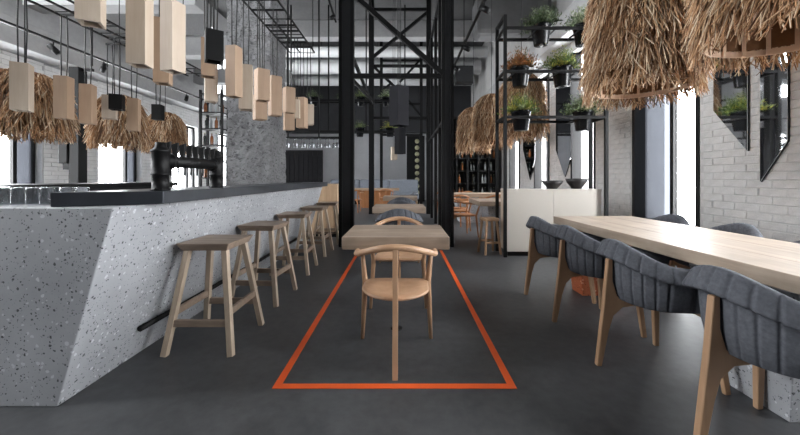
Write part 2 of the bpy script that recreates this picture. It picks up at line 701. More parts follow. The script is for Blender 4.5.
for iz in range(NZ + 1):
    for (x, y) in per:
        d = rnd.uniform(-0.012, 0.012)
        cx, cy = (PX0 + PX1) / 2, (PY0 + PY1) / 2
        vs.append((x + (x - cx) * d * 3, y + (y - cy) * d * 3, iz * ZC / NZ))
np_ = len(per)
fs = [(i * np_ + q, i * np_ + (q + 1) % np_, (i + 1) * np_ + (q + 1) % np_, (i + 1) * np_ + q) for i in range(NZ) for q in range(np_)]
pil.add(vs, fs)
struct(pil.build('wall_pillar', 'rough_pillar'))

# ------------------------------------------------------------------ bar
bar = thing('bar_counter', 'long pale terrazzo concrete bar counter with leaning front face', 'bar counter', (0, 0, 0))
b = MB().prism([(-1.737, 0.0), (-1.456, 1.0), (-2.05, 1.0), (-2.05, 0.0)], 1, 1.707, 6.15)
b.build('counter_front', 'terrazzo', bar, 0.006)
MB().box(-3.35, -2.051, 1.707, 2.35, 0, 1.0).build('counter_end', 'terrazzo', bar, 0.006)
fr_ = MB().tube([(-1.655, 2.14, 0.2), (-1.655, 6.1, 0.2)], 0.018, 10)
rail = fr_.build('foot_rail', 'black_metal', bar)
for y in (2.2, 3.1, 4.0, 5.0, 6.0):
    MB().bar((-1.655, y, 0.2), (-1.70, y, 0.2), 0.02).build('rail_bracket', 'black_metal', rail)

top = MB().add([(-1.75, 1.76, 1.001), (-1.375, 1.95, 1.001), (-1.375, 6.2, 1.001), (-1.80, 6.2, 1.001), (-1.80, 1.7347, 1.001),
                (-1.75, 1.76, 1.075), (-1.375, 1.95, 1.075), (-1.375, 6.2, 1.075), (-1.80, 6.2, 1.075), (-1.80, 1.7347, 1.075)],
               [(4, 3, 2, 1, 0), (5, 6, 7, 8, 9), (0, 1, 6, 5), (1, 2, 7, 6), (2, 3, 8, 7), (3, 4, 9, 8), (4, 0, 5, 9)])
tag(top.build('bar_worktop', 'steel_top', None, 0.004), 'dark steel worktop slab lying along the terrazzo bar', 'worktop')

w = thing('wooden_cabinet', 'plain light wooden cabinet standing at the far end of the bar', 'cabinet', (-1.55, 6.9, 0))
MB().box(-0.27, 0.27, -0.3, 0.3, 0.06, 1.03).build('body', 'oak_z', w, 0.004)
MB().box(-0.25, 0.25, -0.28, 0.28, 0, 0.06).build('plinth', 'black_metal', w)

# back bar
w = thing('back_bar_counter', 'low black back bar counter behind the terrazzo bar', 'counter', (-3.65, 3.6, 0))
MB().box(-0.3, 0.34, -1.1, 1.3, 0, 1.04).build('body', 'dark_metal', w, 0.004)
MB().box(-0.34, 0.38, -1.15, 1.35, 1.04, 1.09).build('top', 'black_metal', w, 0.004)

# beer font
w = thing('beer_tap_tower', 'black industrial pipe beer tower with upright tap handles on the dark worktop', 'beer tap', (-1.44, 2.02, 1.076))
for y, s in ((0, 1.0), (0.6, 1.0)):
    c = MB().lathe([(0.05, 0), (0.05, 0.01), (0.044, 0.012), (0.044, 0.09), (0.05, 0.092), (0.05, 0.10), (0.047, 0.102), (0.047, 0.225), (0.052, 0.228), (0.052, 0.24),
                    (0.04, 0.245), (0.03, 0.262), (0.028, 0.285), (0.0, 0.287)], 24, (0, y, 0))
    col = c.build('column', 'black_metal', w)
    for kk in range(8):
        a = kk * math.pi / 4
        MB().lathe([(0.004, 0), (0.004, 0.004), (0, 0.005)], 6, (0.047 * math.cos(a), y + 0.047 * math.sin(a), 0.01)).build('bolt', 'dark_metal', col)
MB().tube([(0, 0.04, 0.175), (0, 0.56, 0.175)], 0.036, 20).build('cross_pipe', 'black_metal', w)
for y in (0.065, 0.53):
    fl = MB().tube([(0, y, 0.175), (0, y + 0.014, 0.175)], 0.05, 20).build('flange', 'black_metal', w)
for i in range(8):
    y = 0.06 + i * 0.07
    h = MB().hexa([(-0.012, y - 0.008, 0.2), (0.012, y - 0.008, 0.2), (0.012, y + 0.008, 0.2), (-0.012, y + 0.008, 0.2)],
                  [(-0.022, y - 0.01, 0.285), (0.022, y - 0.01, 0.298), (0.022, y + 0.01, 0.298), (-0.022, y + 0.01, 0.285)])
    h.build('tap_handle', 'black_metal', w, 0.003)
    s = MB().tube([(-0.03, y, 0.165), (-0.065, y, 0.16), (-0.075, y, 0.14), (-0.075, y, 0.09)], 0.007, 8)
    s.build('spout', 'dark_metal', w)

# tumblers on the bar end
proto = thing('drinking_glass', 'clear upturned drinking glass in the cluster on the bar end', 'glass', (0, 0, 0), 0, 'glasses on the bar end')
MB().lathe([(0.034, 0.0), (0.030, 0.09), (0.024, 0.094), (0.0, 0.094)], 14, cap=False).build('bowl', 'drink_glass', proto)
spots = []
rnd = random.Random(3)
for r_ in range(3):
    for i in range(8):
        spots.append((-2.62 + i * 0.086 + rnd.uniform(-.006, .006) + r_ * 0.02, 1.93 + r_ * 0.085 + rnd.uniform(-.006, .006)))
for i, (x, y) in enumerate(spots):
    if i == 0:
        proto.location = (x, y, 1.001)
    else:
        again(proto, (x, y, 1.001))

# ------------------------------------------------------------------ bar stools
st = thing('bar_stool', 'x', 'stool', (0, 0, 0))
seat = MB().hexa([(-0.15, -0.165, 0.665), (0.15, -0.165, 0.665), (0.15, 0.165, 0.665), (-0.15, 0.165, 0.665)],
                 [(-0.175, -0.19, 0.715), (0.175, -0.19, 0.715), (0.175, 0.19, 0.715), (-0.175, 0.19, 0.715)])
seat.build('seat', 'stool_x', st, 0.005)
foot, head = {}, {}
for sx in (-1, 1):
    for sy in (-1, 1):
        a, c = Vector((sx * 0.215, sy * 0.235, 0)), Vector((sx * 0.125, sy * 0.135, 0.664))
        foot[sx, sy], head[sx, sy] = a, c
        MB().bar(a, c, 0.036, 0.040, 0.036, 0.042, up=(0, 1, 0)).build('leg', 'stool_z', st, 0.002)
lp = lambda sx, sy, z: foot[sx, sy].lerp(head[sx, sy], z / 0.664)
for sy in (-1, 1):
    MB().bar(lp(-1, sy, 0.2), lp(1, sy, 0.2), 0.022, 0.045).build('stretcher', 'stool_x', st, 0.002)
for sx in (-1, 1):
    MB().bar(lp(sx, -1, 0.265), lp(sx, 1, 0.265), 0.022, 0.045).build('stretcher', 'stool_x', st, 0.002)
ys = [2.43, 3.28, 4.24, 5.2, 6.1]
lab = ['wooden bar stool at the near end of the bar, closest to the beer tap tower',
       'wooden bar stool second along the bar from the beer tap tower end',
       'wooden bar stool in the middle of the row of five along the bar',
       'wooden bar stool along the bar, second from the wooden cabinet',
       'wooden bar stool at the far end of the bar next to the wooden cabinet']
for i, y in enumerate(ys):
    o = st if i == 0 else copy_tree(st)
    o.location = ((-1.325, -1.335, -1.345, -1.345, -1.345)[i], y, 0)
    o.rotation_euler = (0, 0, R((0, -3, 2, -2, 3)[i]))
    o['label'] = lab[i]
    o['group'] = 'bar stools along the bar'


# ------------------------------------------------------------------ chairs
def arc_pts(n=24):
    """U-shaped back line seen from above: centre back at -y, arms forward"""
    pts = []
    for i in range(n + 1):
        a = R(-100 + 200 * i / n)           # 0 = back centre
        x = 0.262 * math.sin(a)
        y = -0.245 * math.cos(a)
        if abs(a) > R(70):
            y += 0.55 * (abs(a) - R(70)) ** 1.5
        pts.append((x, y, a))
    return pts


def rail_z(a, back, arm):
    t = min(1, abs(a) / R(95))
    return back + (arm - back) * (t * t * (3 - 2 * t))


def spine(o, mat, h, leanfoot=-0.30):
    poly = [(leanfoot - 0.016, 0), (leanfoot + 0.014, 0), (-0.25, 0.24), (-0.215, 0.335), (-0.15, 0.378), (0.02, 0.392), (0.02, 0.425), (-0.19, 0.425), (-0.225, 0.48),
            (-0.236, h), (-0.262, h), (-0.274, 0.36)]
    MB().prism(poly, 0, -0.016, 0.016).build('spine_leg', mat, o, 0.005)


def wooden_chair(name, label, mat):
    o = thing(name, label, 'chair')
    # dished D-shaped seat
    n, rows = 28, 5
    vs, fs = [], []
    out = []
    for i in range(n):
        a = 2 * math.pi * i / n
        x = 0.215 * math.sin(a)
        y = -0.215 * math.cos(a)
        if y > 0:
            y = 0.2 * (1 - (1 - min(1, abs(y) / 0.215)) ** 2) ** 0.5 if abs(y) < 0.215 else 0.2
            x = 0.225 * math.copysign(abs(math.sin(a)) ** 0.6, math.sin(a))
        out.append((x, y))
    for rr, z in ((0.86, 0.405), (1.0, 0.418), (1.0, 0.428), (0.95, 0.436), (0.6, 0.426), (0.25, 0.422)):
        for x, y in out:
            vs.append((x * rr, y * rr, z))
    for r_ in range(5):
        for i in range(n):
            j = (i + 1) % n
            fs.append((r_ * n + i, r_ * n + j, (r_ + 1) * n + j, (r_ + 1) * n + i))
    fs.append(tuple(range(n - 1, -1, -1)))
    fs.append(tuple(5 * n + i for i in range(n)))
    MB().add(vs, fs, True).build('seat', mat, o)
    spine(o, mat, 0.735)
    pts = arc_pts()
    path = [(x, y, rail_z(a, 0.742, 0.655)) for x, y, a in pts]
    rad = [0.017 + 0.004 * math.cos(a) for _, _, a in pts]
    MB().tube(path, rad, 10).build('arm_rail', mat, o)
    for s in (-1, 1):
        e = path[0] if s < 0 else path[-1]
        p0 = Vector((s * 0.245, 0.2, 0))
        p1 = Vector((s * 0.222, 0.165, 0.42))
        p2 = Vector((e[0] * 0.985, e[1] - 0.02, e[2]))
        MB().tube([p0, p0.lerp(p1, 0.5), p1, p1.lerp(p2, 0.6), p2], [0.013, 0.018, 0.021, 0.016, 0.014], 10).build('leg', mat, o)
    return o


def sweep(prof_fn, pts, name, mat, parent, smooth=True):
    """closed profile (offset outward, z) swept along the U line"""
    vs, fs = [], []
    N = len(pts)
    prev = 0
    for i, (x, y, a) in enumerate(pts):
        x0, y0 = pts[max(i - 1, 0)][:2]
        x1, y1 = pts[min(i + 1, N - 1)][:2]
        t = Vector((x1 - x0, y1 - y0)).normalized()
        nrm = Vector((t.y, -t.x))
        pr = prof_fn(i / (N - 1), a)
        prev = len(pr)
        for off, z in pr:
            vs.append((x + nrm.x * off, y + nrm.y * off, z))
    for i in range(N - 1):
        for q in range(prev):
            r_ = (q + 1) % prev
            fs.append((i * prev + q, i * prev + r_, (i + 1) * prev + r_, (i + 1) * prev + q))
    fs.append(tuple(range(prev)))
    fs.append(tuple((N - 1) * prev + q for q in range(prev - 1, -1, -1)))
    return MB().add(vs, fs, smooth).build(name, mat, parent)


def upholstered_chair(name, label, seg=182, ch=14):
    o = thing(name, label, 'chair')
    pts = arc_pts(seg)
    groove = lambda t: -0.011 * math.exp(-((((t * ch + 0.5) % 1.0) - 0.5) / 0.085) ** 2)

    def shell(t, a):
        zt = rail_z(a, 0.70, 0.60)
        g = groove(t)
        tap = -0.03
        return [(tap - 0.02, 0.405), (tap + g, 0.415), (-0.012 + g, 0.5), (0.0 + g, zt), (-0.045, zt + 0.02), (-0.045 - g * 0.5, 0.5), (-0.06, 0.41)]

    def collar(t, a):
        zt = rail_z(a, 0.775, 0.655)
        zb = rail_z(a, 0.675, 0.575)
        g = groove(t)
        return [(0.004, zb), (0.050 + g, zb - 0.006), (0.057 + g, zb + 0.004), (0.055 + g, zb + 0.014), (0.022 + g, zt - 0.012), (0.012 + g, zt - 0.002), (0.0, zt + g * 0.4), (-0.026, zt - 0.004), (-0.040 + g, zt - 0.02), (-0.052, zt - 0.06), (-0.046, zb)]
    sweep(shell, pts, 'back_shell', 'fabric', o)
    sweep(collar, pts, 'top_collar', 'fabric', o)
    # seat cushion
    n = 24
    vs, fs = [], []
    out = []
    for i in range(n):
        a = 2 * math.pi * i / n
        x, y = 0.225 * math.sin(a), -0.21 * math.cos(a)
        if y > 0:
            x = 0.225 * math.copysign(abs(math.sin(a)) ** 0.5, math.sin(a))
            y = 0.22 * (y / 0.21) ** 0.5
        out.append((x, y))
    for rr, z in ((0.93, 0.405), (1.0, 0.42), (1.0, 0.45), (0.93, 0.468), (0.5, 0.478), (0.1, 0.478)):
        vs += [(x * rr, y * rr, z) for x, y in out]
    for r_ in range(5):
        for i in range(n):
            j = (i + 1) % n
            fs.append((r_ * n + i, r_ * n + j, (r_ + 1) * n + j, (r_ + 1) * n + i))
    fs += [tuple(range(n - 1, -1, -1)), tuple(5 * n + i for i in range(n))]
    MB().add(vs, fs, True).build('seat_cushion', 'fabric', o)
    poly = [(-0.345, 0), (-0.315, 0), (-0.272, 0.22), (-0.245, 0.31), (-0.19, 0.362), (-0.05, 0.378), (0.05, 0.378), (0.05, 0.405), (-0.19, 0.405), (-0.222, 0.43), (-0.25, 0.52),
            (-0.250, 0.655), (-0.278, 0.655), (-0.300, 0.40)]
    MB().prism(poly, 0, -0.017, 0.017).build('spine_leg', 'leg_oak', o, 0.005)
    MB().bar((-0.22, 0.16, 0.385), (0.22, 0.16, 0.385), 0.03, 0.035).build('seat_frame', 'leg_oak', o, 0.004)
    for s in (-1, 1):
        MB().bar((s * 0.265, 0.2, 0), (s * 0.225, 0.165, 0.42), 0.026, 0.03, 0.036, 0.044, up=(0, 1, 0)).build('leg', 'leg_oak', o, 0.005)
    return o


ch1 = wooden_chair('wooden_chair', 'pale bentwood chair with its spine leg inside the near end of the orange floor line', 'beech')
ch1.location = (-0.045, 2.24, 0)
ch1['group'] = 'bentwood chairs at the cage tables'
again(ch1, (-0.04, 3.2, 0), math.pi, 'pale bentwood chair on the far side of the first small table')

armA = upholstered_chair('upholstered_armchair', 'x')
lab = ['grey channel-tufted armchair at the head end of the long table, nearest the white cabinet',
       'grey channel-tufted armchair, second from the white cabinet on the aisle side of the long table',
       'grey channel-tufted armchair, third from the white cabinet on the aisle side of the long table',
       'grey channel-tufted armchair beside the grey terrazzo table foot, fourth from the white cabinet']
spots = [(1.54, 3.37), (1.54, 2.72), (1.53, 2.08), (1.575, 1.435)]
for i, (x, y) in enumerate(spots):
    o = armA if i == 0 else copy_tree(armA)
    o.location = (x, y, 0)
    o.rotation_euler = (0, 0, -math.pi / 2 + R((3, 0, -2, 0)[i]))
    o['label'] = lab[i]
    o['group'] = 'grey armchairs at the long table'
lab = ['grey armchair on the wall side of the long table, in front of the tall window',
       'grey armchair on the wall side of the long table, under the pointed mirrors',
       'grey armchair on the wall side of the long table, only its top showing']
for i, (x, y) in enumerate([(2.60, 3.53), (2.60, 2.85), (2.60, 2.17)]):
    again(armA, (x, y, 0), math.pi / 2 + R((4, -3, 2)[i]), lab[i], 'grey armchairs at the long table')
again(armA, (-0.05, 4.42, 0), 0, 'grey upholstered armchair at the near side of the second cage table', 'grey armchairs at the cage tables')
again(armA, (-0.06, 5.62, 0), math.pi, 'grey upholstered armchair at the far side of the second cage table', 'grey armchairs at the cage tables')
again(armA, (-0.03, 6.95, 0), 0, 'grey upholstered armchair at the near side of the third cage table', 'grey armchairs at the cage tables')

# ------------------------------------------------------------------ tables in the black cage
tb = thing('small_table', 'thick square wooden table between two bentwood chairs in the orange floor frame', 'table', (-0.05, 2.6, 0), 0, 'small wooden tables in the cage')
MB().box(-0.365, 0.365, -0.30, 0.30, 0.665, 0.75).build('table_top', 'top_x', tb, 0.004)
MB().lathe([(0.016, 0.01), (0.016, 0.6), (0.05, 0.655), (0.05, 0.665)], 14).build('pedestal', 'black_metal', tb)
MB().lathe([(0.045, 0), (0.045, 0.006), (0.03, 0.01)], 20).build('floor_flange', 'black_metal', tb)
again(tb, (-0.055, 4.95, 0), 0, 'thick wooden table with grey armchairs, second in the row through the cage')
again(tb, (-0.06, 7.5, 0), 0, 'thick wooden table, third in the row through the cage')

# orange line on the floor
lx0, lx1, ly0, ly1, lw, lz = -0.715, 0.622, 1.855, 5.4, 0.042, 0.003
b = MB()
b.box(lx0, lx1, ly0, ly0 + lw, 0, lz).box(lx0, lx0 + lw, ly0 + lw, ly1, 0, lz).box(lx1 - lw, lx1, ly0 + lw, ly1, 0, lz)
tag(b.build('floor_line', 'orange_line'), 'bright orange line painted on the floor around the small tables', 'floor line')

# ------------------------------------------------------------------ black steel cages
def column(o, x, y, w, h, web=True):
    c = MB()
    c.box(x - w / 2, x - w / 2 + 0.055, y - 0.05, y + 0.05, 0, h)
    c.box(x + w / 2 - 0.055, x + w / 2, y - 0.05, y + 0.05, 0, h)
    c.build('post', 'black_metal', o)
    MB().box(x - w / 2 + 0.055, x + w / 2 - 0.055, y - 0.02, y + 0.02, 0, h).build('post_web', 'dark_metal', o)


cage = thing('steel_cage', 'tall black steel cage of posts, cross beams and diagonals around the small tables', 'steel frame', (0, 0, 0))
Z1 = ZC
column(cage, -0.945, 5.7, 0.25, Z1)
column(cage, 0.745, 5.7, 0.20, Z1)


def brace(a, b, w=0.06, name='diagonal_brace'):
    MB().bar(a, b, w).build(name, 'black_metal', cage)


zb = EYE + (178 - 76) * 5.7 / F
brace((-0.82, 5.7, zb), (0.64, 5.7, zb), 0.07, 'cross_beam')
brace(at(350, -8, 5.68), at(443, 74, 5.68), 0.075)
brace(at(345, 72, 5.72), at(372, 100, 5.9), 0.05)
Y2 = 10.9
for pa, pb in ((369, 374), (426.3, 431)):
    x0, x1 = at(pa, 0, Y2).x, at(pb, 0, Y2).x
    MB().box(x0, x1, Y2 - 0.08, Y2 + 0.08, 0, Z1).build('post', 'black_metal', cage)
xa, xb = at(371, 0, Y2).x, at(429, 0, Y2).x
for py in (9.5, 66, 118):
    z = at(0, py, Y2).z
    brace((xa, Y2, z), (xb, Y2, z), 0.08, 'cross_beam')
brace(at(373, 57, Y2), at(428, 12, Y2), 0.09)
brace(at(373, 66, Y2), at(400, 92, Y2), 0.08)
Y3 = 14.0
for pa, pb in ((380, 382.8), (419.8, 422.6)):
    x0, x1 = at(pa, 0, Y3).x, at(pb, 0, Y3).x
    MB().box(x0, x1, Y3 - 0.06, Y3 + 0.06, 0, at(0, 42, Y3).z).build('post', 'black_metal', cage)
xa, xb = at(381, 0, Y3).x, at(421, 0, Y3).x
for py in (60.5, 104, 135):
    z = at(0, py, Y3).z
    brace((xa, Y3, z), (xb, Y3, z), 0.08, 'cross_beam')
brace(at(420, 60, Y3), at(400, 82, Y3), 0.08)
brace(at(381, 92, Y3), at(390, 84, Y3), 0.08)
brace(at(408, 100, Y3), at(421, 116, Y3), 0.08)
for y in (6.6, 7.6, 8.6, 9.8):
    MB().box(0.79, 0.86, y - 0.04, y + 0.04, 0, 5.2).build('side_post', 'black_metal', cage)
for z in (2.3, 5.2):
    brace((0.825, 5.7, z), (0.825, Y2, z), 0.06, 'side_rail')
    brace((-0.98, 5.7, z + 1.2), (-0.98, Y2, z + 1.2), 0.06, 'side_rail')

# ------------------------------------------------------------------ long table on the right
lt = thing('long_table', 'long thick pale wooden dining table lined with grey armchairs', 'table', (2.01, 2.1, 0), R(0.8))
ymin, ymax = -1.2, 1.48
for i in range(3):
    xa = -0.41 + i * 0.82 / 3
    MB().box(xa + 0.0007, xa + 0.82 / 3 - 0.0007, ymin, ymax, 0.675, 0.75).build('plank', 'top_y', lt, 0.003)
MB().hexa([(-0.20, -0.50, 0), (0.30, -0.50, 0), (0.30, -0.12, 0), (-0.20, -0.12, 0)],
          [(-0.30, -0.62, 0.674), (0.36, -0.62, 0.674), (0.36, -0.05, 0.674), (-0.30, -0.05, 0.674)]).build('table_foot', 'terrazzo', lt, 0.004)
f2 = MB().hexa([(-0.24, 1.22, 0), (0.26, 1.22, 0), (0.26, 1.42, 0), (-0.24, 1.42, 0)],
               [(-0.30, 1.16, 0.674), (0.32, 1.16, 0.674), (0.32, 1.46, 0.674), (-0.30, 1.46, 0.674)]).build('table_foot', 'terrazzo_rust', lt, 0.004)
f2['label'] = 'rust orange table foot'

# ------------------------------------------------------------------ white cabinet, bowls and plant rack
CX0, CX1, CYF, CYB = 1.53, 2.91, 4.99, 5.33
cb = thing('white_cabinet', 'low white panelled cabinet standing inside the black plant rack', 'cabinet', (0, 0, 0))
MB().box(CX0, CX1, CYF + 0.012, CYB, 0.07, 0.96).build('body', 'box_pale', cb, 0.002)
mid = CX0 + 0.68
MB().box(CX0, mid - 0.002, CYF, CYF + 0.012, 0.07, 0.96).build('front_panel', 'white_panel', cb, 0.001)
MB().box(mid + 0.002, CX1, CYF, CYF + 0.012, 0.07, 0.96).build('front_panel', 'white_panel', cb, 0.001)
MB().box(CX0 - 0.005, CX1 + 0.005, CYF - 0.006, CYB, 0.96, 0.985).build('top', 'white_panel', cb, 0.002)
MB().box(CX0 + 0.02, CX1 - 0.02, CYF + 0.04, CYB - 0.02, 0, 0.07).build('plinth', 'black_metal', cb)


def bowl(label, loc, r, h):
    o = thing('bowl', label, 'bowl', loc)
    MB().lathe([(r * 0.42, 0), (r * 0.5, h * 0.12), (r * 0.85, h * 0.6), (r, h), (r * 0.95, h), (r * 0.8, h * 0.62), (r * 0.4, h * 0.2), (0.0, h * 0.16)], 28).build('body', 'ceramic_dark', o)
    MB().lathe([(r * 0.5, -0.0), (r * 0.44, 0.012)], 24).build('foot_ring', 'ceramic_dark', o)
    return o


bowl('dark shallow stoneware bowl on the white cabinet, the lower of the two', (2.27, 5.17, 0.986), 0.155, 0.125)
bowl('dark taller stoneware bowl on the white cabinet beside the rack post', (2.64, 5.17, 0.986), 0.16, 0.155)

rk = thing('plant_rack', 'tall open black steel rack carrying potted plants over the white cabinet', 'rack', (0, 0, 0))
RX0, RX1, RY0, RY1, RZ = 1.485, 2.955, 4.945, 5.365, 3.52
for x in (RX0, RX1):
    for y in (RY0, RY1):
        MB().box(x - 0.022, x + 0.022, y - 0.022, y + 0.022, 0, RZ).build('post', 'black_metal', rk)
    MB().box(x - 0.022, x + 0.022, RY0 + 0.022, RY1 - 0.022, RZ - 0.044, RZ).build('top_rail', 'black_metal', rk)
rows = [3.33, 2.70, 2.035]
for z in rows:
    for y in (RY0, RY1):
        MB().box(RX0 + 0.022, RX1 - 0.022, y - 0.017, y + 0.017, z - 0.02, z + 0.02).build('rail', 'black_metal', rk)
    for x in (RX0, RX1):
        MB().box(x - 0.015, x + 0.015, RY0 + 0.022, RY1 - 0.022, z - 0.02, z + 0.02).build('side_rail', 'black_metal', rk)


def foliage(seed, tones, n=110, R_=0.26, H=0.22, wide=0.05):
    rnd = random.Random(seed)
    b = MB()
    for i in range(n):
        a = rnd.uniform(0, 2 * math.pi)
        el = rnd.uniform(0.25, 1.45)
        L = rnd.uniform(0.5, 1.0)
        c = rnd.choice(tones)
        k_ = rnd.uniform(0.7, 1.2)
        b.tone = tuple(min(1, q * k_) for q in c[:3]) + (1,)
        base = Vector((rnd.uniform(-.05, .05), rnd.uniform(-.05, .05), 0))
        d = Vector((math.cos(a) * math.cos(el), math.sin(a) * math.cos(el), math.sin(el) * H / R_ * 1.1))
        side = Vector((-math.sin(a), math.cos(a), rnd.uniform(-.5, .5))).normalized()
        prev = None
        # a stem with small leaves in pairs
        for q in range(1, 6):
            t = q / 5
            pnt = base + d * (R_ * L * t) + Vector((0, 0, -0.10 * t * t * L * math.cos(el)))
            w = wide * rnd.uniform(0.5, 1.0) * (1.1 - 0.5 * t)
            fwd = d.normalized() * w * 0.9
            for s in (-1, 1):
                tip = pnt + side * (s * w) + fwd + Vector((0, 0, rnd.uniform(-.02, .03)))
                m1 = pnt + side * (s * w * 0.4) + fwd * 0.1 + Vector((0, 0, 0.006))
                m2 = pnt + side * (s * w * 0.55) + fwd * 0.95 - Vector((0, 0, 0.004))
                b.add([pnt, m1, tip, m2], [(0, 1, 2, 3)])
    return b


GREEN = [srgb(86, 104, 64), srgb(120, 136, 86), srgb(68, 86, 54), srgb(150, 160, 106)]
YELL = [srgb(150, 160, 70), srgb(190, 180, 80), srgb(86, 110, 50), srgb(112, 136, 60)]
DULL = [srgb(66, 84, 52), srgb(92, 108, 72), srgb(50, 62, 42), srgb(120, 130, 100)]
RUST = [srgb(150, 92, 50), srgb(176, 120, 66), srgb(92, 84, 48), srgb(120, 74, 44)]
PALE = [srgb(130, 150, 110), srgb(170, 184, 150), srgb(86, 108, 66), srgb(200, 206, 180)]


def pot_plant(label, loc, seed, tones, s=1.0, dense=110, group=None, wide=0.05):
    o = thing('potted_plant', label, 'potted plant', loc, seed * 1.3, group)
    p_ = MB().lathe([(0.095 * s, 0), (0.10 * s, 0.004), (0.138 * s, 0.26 * s), (0.146 * s, 0.262 * s), (0.148 * s, 0.285 * s), (0.136 * s, 0.285 * s), (0.13 * s, 0.262 * s), (0.0, 0.255 * s)], 28)
    p_.build('pot', 'black_gloss', o)
    MB().lathe([(0.128 * s, 0.256 * s), (0.1 * s, 0.268 * s), (0.0, 0.272 * s)], 16, cap=False).build('soil', 'soil', o)
    fo = foliage(seed, tones, int(dense * 1.6), 0.34 * s, 0.30 * s, wide * s)
    fo.v = [(x, y, z + 0.255 * s) for x, y, z in fo.v]
    f_ = fo.build('foliage', 'leaf', o)
    return o


def rack_plant(px, zi, label, seed, tones, dense=110, wide=0.07):
    y = 5.155
    x = (px - CX) * y / F
    o = pot_plant(label, (x, y, rows[zi] - 0.17), seed, tones, 1.03, dense, 'plants on the black rack', wide)
    # steel hoop that holds the pot between the rails
    MB().bar((x - 0.135, RY0, rows[zi]), (x - 0.135, RY1, rows[zi]), 0.012, 0.02).build('pot_bracket', 'black_metal', rk)
    MB().bar((x + 0.135, RY0, rows[zi]), (x + 0.135, RY1, rows[zi]), 0.012, 0.02).build('pot_bracket', 'black_metal', rk)


rack_plant(541, 0, 'grey-green bushy plant in a black pot on the top rail of the rack', 11, DULL, 130)
rack_plant(583, 0, 'pale sage plant in a black pot on the top rail, beside the straw lamp', 12, PALE, 120)
rack_plant(520, 1, 'rust brown leaved plant in a black pot on the middle rail of the rack', 13, RUST, 110)
rack_plant(562, 1, 'green and yellow plant in a black pot on the middle rail of the rack', 14, YELL + GREEN, 130)
rack_plant(521, 2, 'bright green plant with yellow tips in a black pot on the lowest rail', 15, GREEN + YELL, 140)
rack_plant(583, 2, 'soft light green plant in a black pot on the lowest rail by the right post', 16, PALE + GREEN, 130)

# ------------------------------------------------------------------ pointed mirrors on the brick piers


def mirror(label, poly, x=XR, cat='mirror'):
    # poly in (y, z) on the right wall
    o = thing('wall_mirror', label, cat, (x - 0.03, poly[0][0], poly[0][1]))
    q = [(y - poly[0][0], z - poly[0][1]) for y, z in poly]
    MB().prism(q, 0, 0.008, 0.024).build('backing', 'black_metal', o)
    cy = sum(a for a, _ in q) / len(q)
    cz = sum(b_ for _, b_ in q) / len(q)
    q2 = [(cy + (a - cy) * 0.997, cz + (b_ - cz) * 0.998) for a, b_ in q]
    MB().prism(q2, 0, 0.0, 0.008).build('glass', 'mirror', o)


wy = lambda px: XR * F / (px - CX)
wz = lambda py, y: EYE - (py - CY) * y / F
ya, yb = wy(716), wy(750)
mirror('pointed wall mirror with slanted lower edge on the brick pier, nearer the tall window', [(yb, 2.9), (yb, wz(151, yb)), (ya, wz(111, ya)), (ya, 2.9)])
ya, yb = wy(763), wy(790.5)
mirror('pointed wall mirror reaching lowest on the brick pier behind the armchairs', [(yb, 2.9), (yb, wz(141, yb)), (ya, wz(182, ya)), (ya, 2.9)])
ya, ym, yb = wy(557), wy(566), wy(572)
mirror('narrow pointed mirror on the third pier, seen above the bowls', [(yb, 3.6), (yb, wz(158, yb)), (ym, wz(177, ym)), (ya, wz(150, ya)), (ya, 3.6)])
ya, ym, yb = wy(524), wy(531), wy(536)
mirror('narrow pointed mirror on the fourth pier, seen beside the left rack post', [(yb, 3.6), (yb, wz(160, yb)), (ym, wz(180, ym)), (ya, wz(150, ya)), (ya, 3.6)])

# ------------------------------------------------------------------ straw pendant lamps
STRAW = [srgb(190, 154, 118), srgb(210, 180, 148), srgb(164, 126, 94), srgb(134, 102, 76), srgb(224, 202, 174), srgb(112, 86, 66), srgb(180, 140, 104)]


def straw_mesh(n, r0, H, seed, thick, len0=0.25):
    rnd = random.Random(seed)
    b = MB()

    def rad(z):                      # z from 0 (bottom) to H
        t = z / H
        if t < 0.72:
            return r0 * (1 - 0.20 * t)
        return r0 * (0.856) * math.sqrt(max(0.02, 1 - ((t - 0.72) / 0.30) ** 2))
    # inner lining so that no light leaks between the strands
    prof = [(rad(H * i / 16) * 0.93, H * i / 16) for i in range(1, 17)]
    b.tone = srgb(120, 84, 56)
    b.lathe(prof, 32, cap=False)
    for i in range(n):
        a = rnd.uniform(0, 2 * math.pi)
        t = rnd.random() ** 0.85
        z = H * (0.02 + 0.97 * t)
        L = rnd.uniform(0.6, 1.15) * len0
        kk_ = rnd.uniform(0.75, 1.15)
        b.tone = tuple(min(1, q * kk_) for q in rnd.choice(STRAW)[:3]) + (1,)
        r1 = rad(z) * rnd.uniform(0.95, 1.02)
        z2 = z - L
        flare = rnd.uniform(0.01, 0.075)
        r2 = rad(max(z2, 0)) + flare
        if z2 < 0:
            z2 = max(z2, -rnd.uniform(0.02, 0.085))
            r2 = rad(0) + rnd.uniform(-0.015, 0.035)
        a2 = a + rnd.gauss(-0.05, 0.16)
        p0 = Vector((r1 * math.cos(a), r1 * math.sin(a), z))
        p1 = Vector((r2 * math.cos(a2), r2 * math.sin(a2), z2))
        d = (p1 - p0).normalized()
        out = Vector((math.cos(a), math.sin(a), 0))
        s = d.cross(out).normalized()
        o2 = s.cross(d)
        w = thick * rnd.uniform(0.6, 1.3)
        vs = []
        for p_, ww in ((p0, w), (p1, w * 0.6)):
            vs += [p_ - s * ww, p_ + s * ww, p_ + o2 * ww]
        b.add(vs, [(0, 1, 4, 3), (1, 2, 5, 4), (2, 0, 3, 5), (3, 4, 5)])
    return b


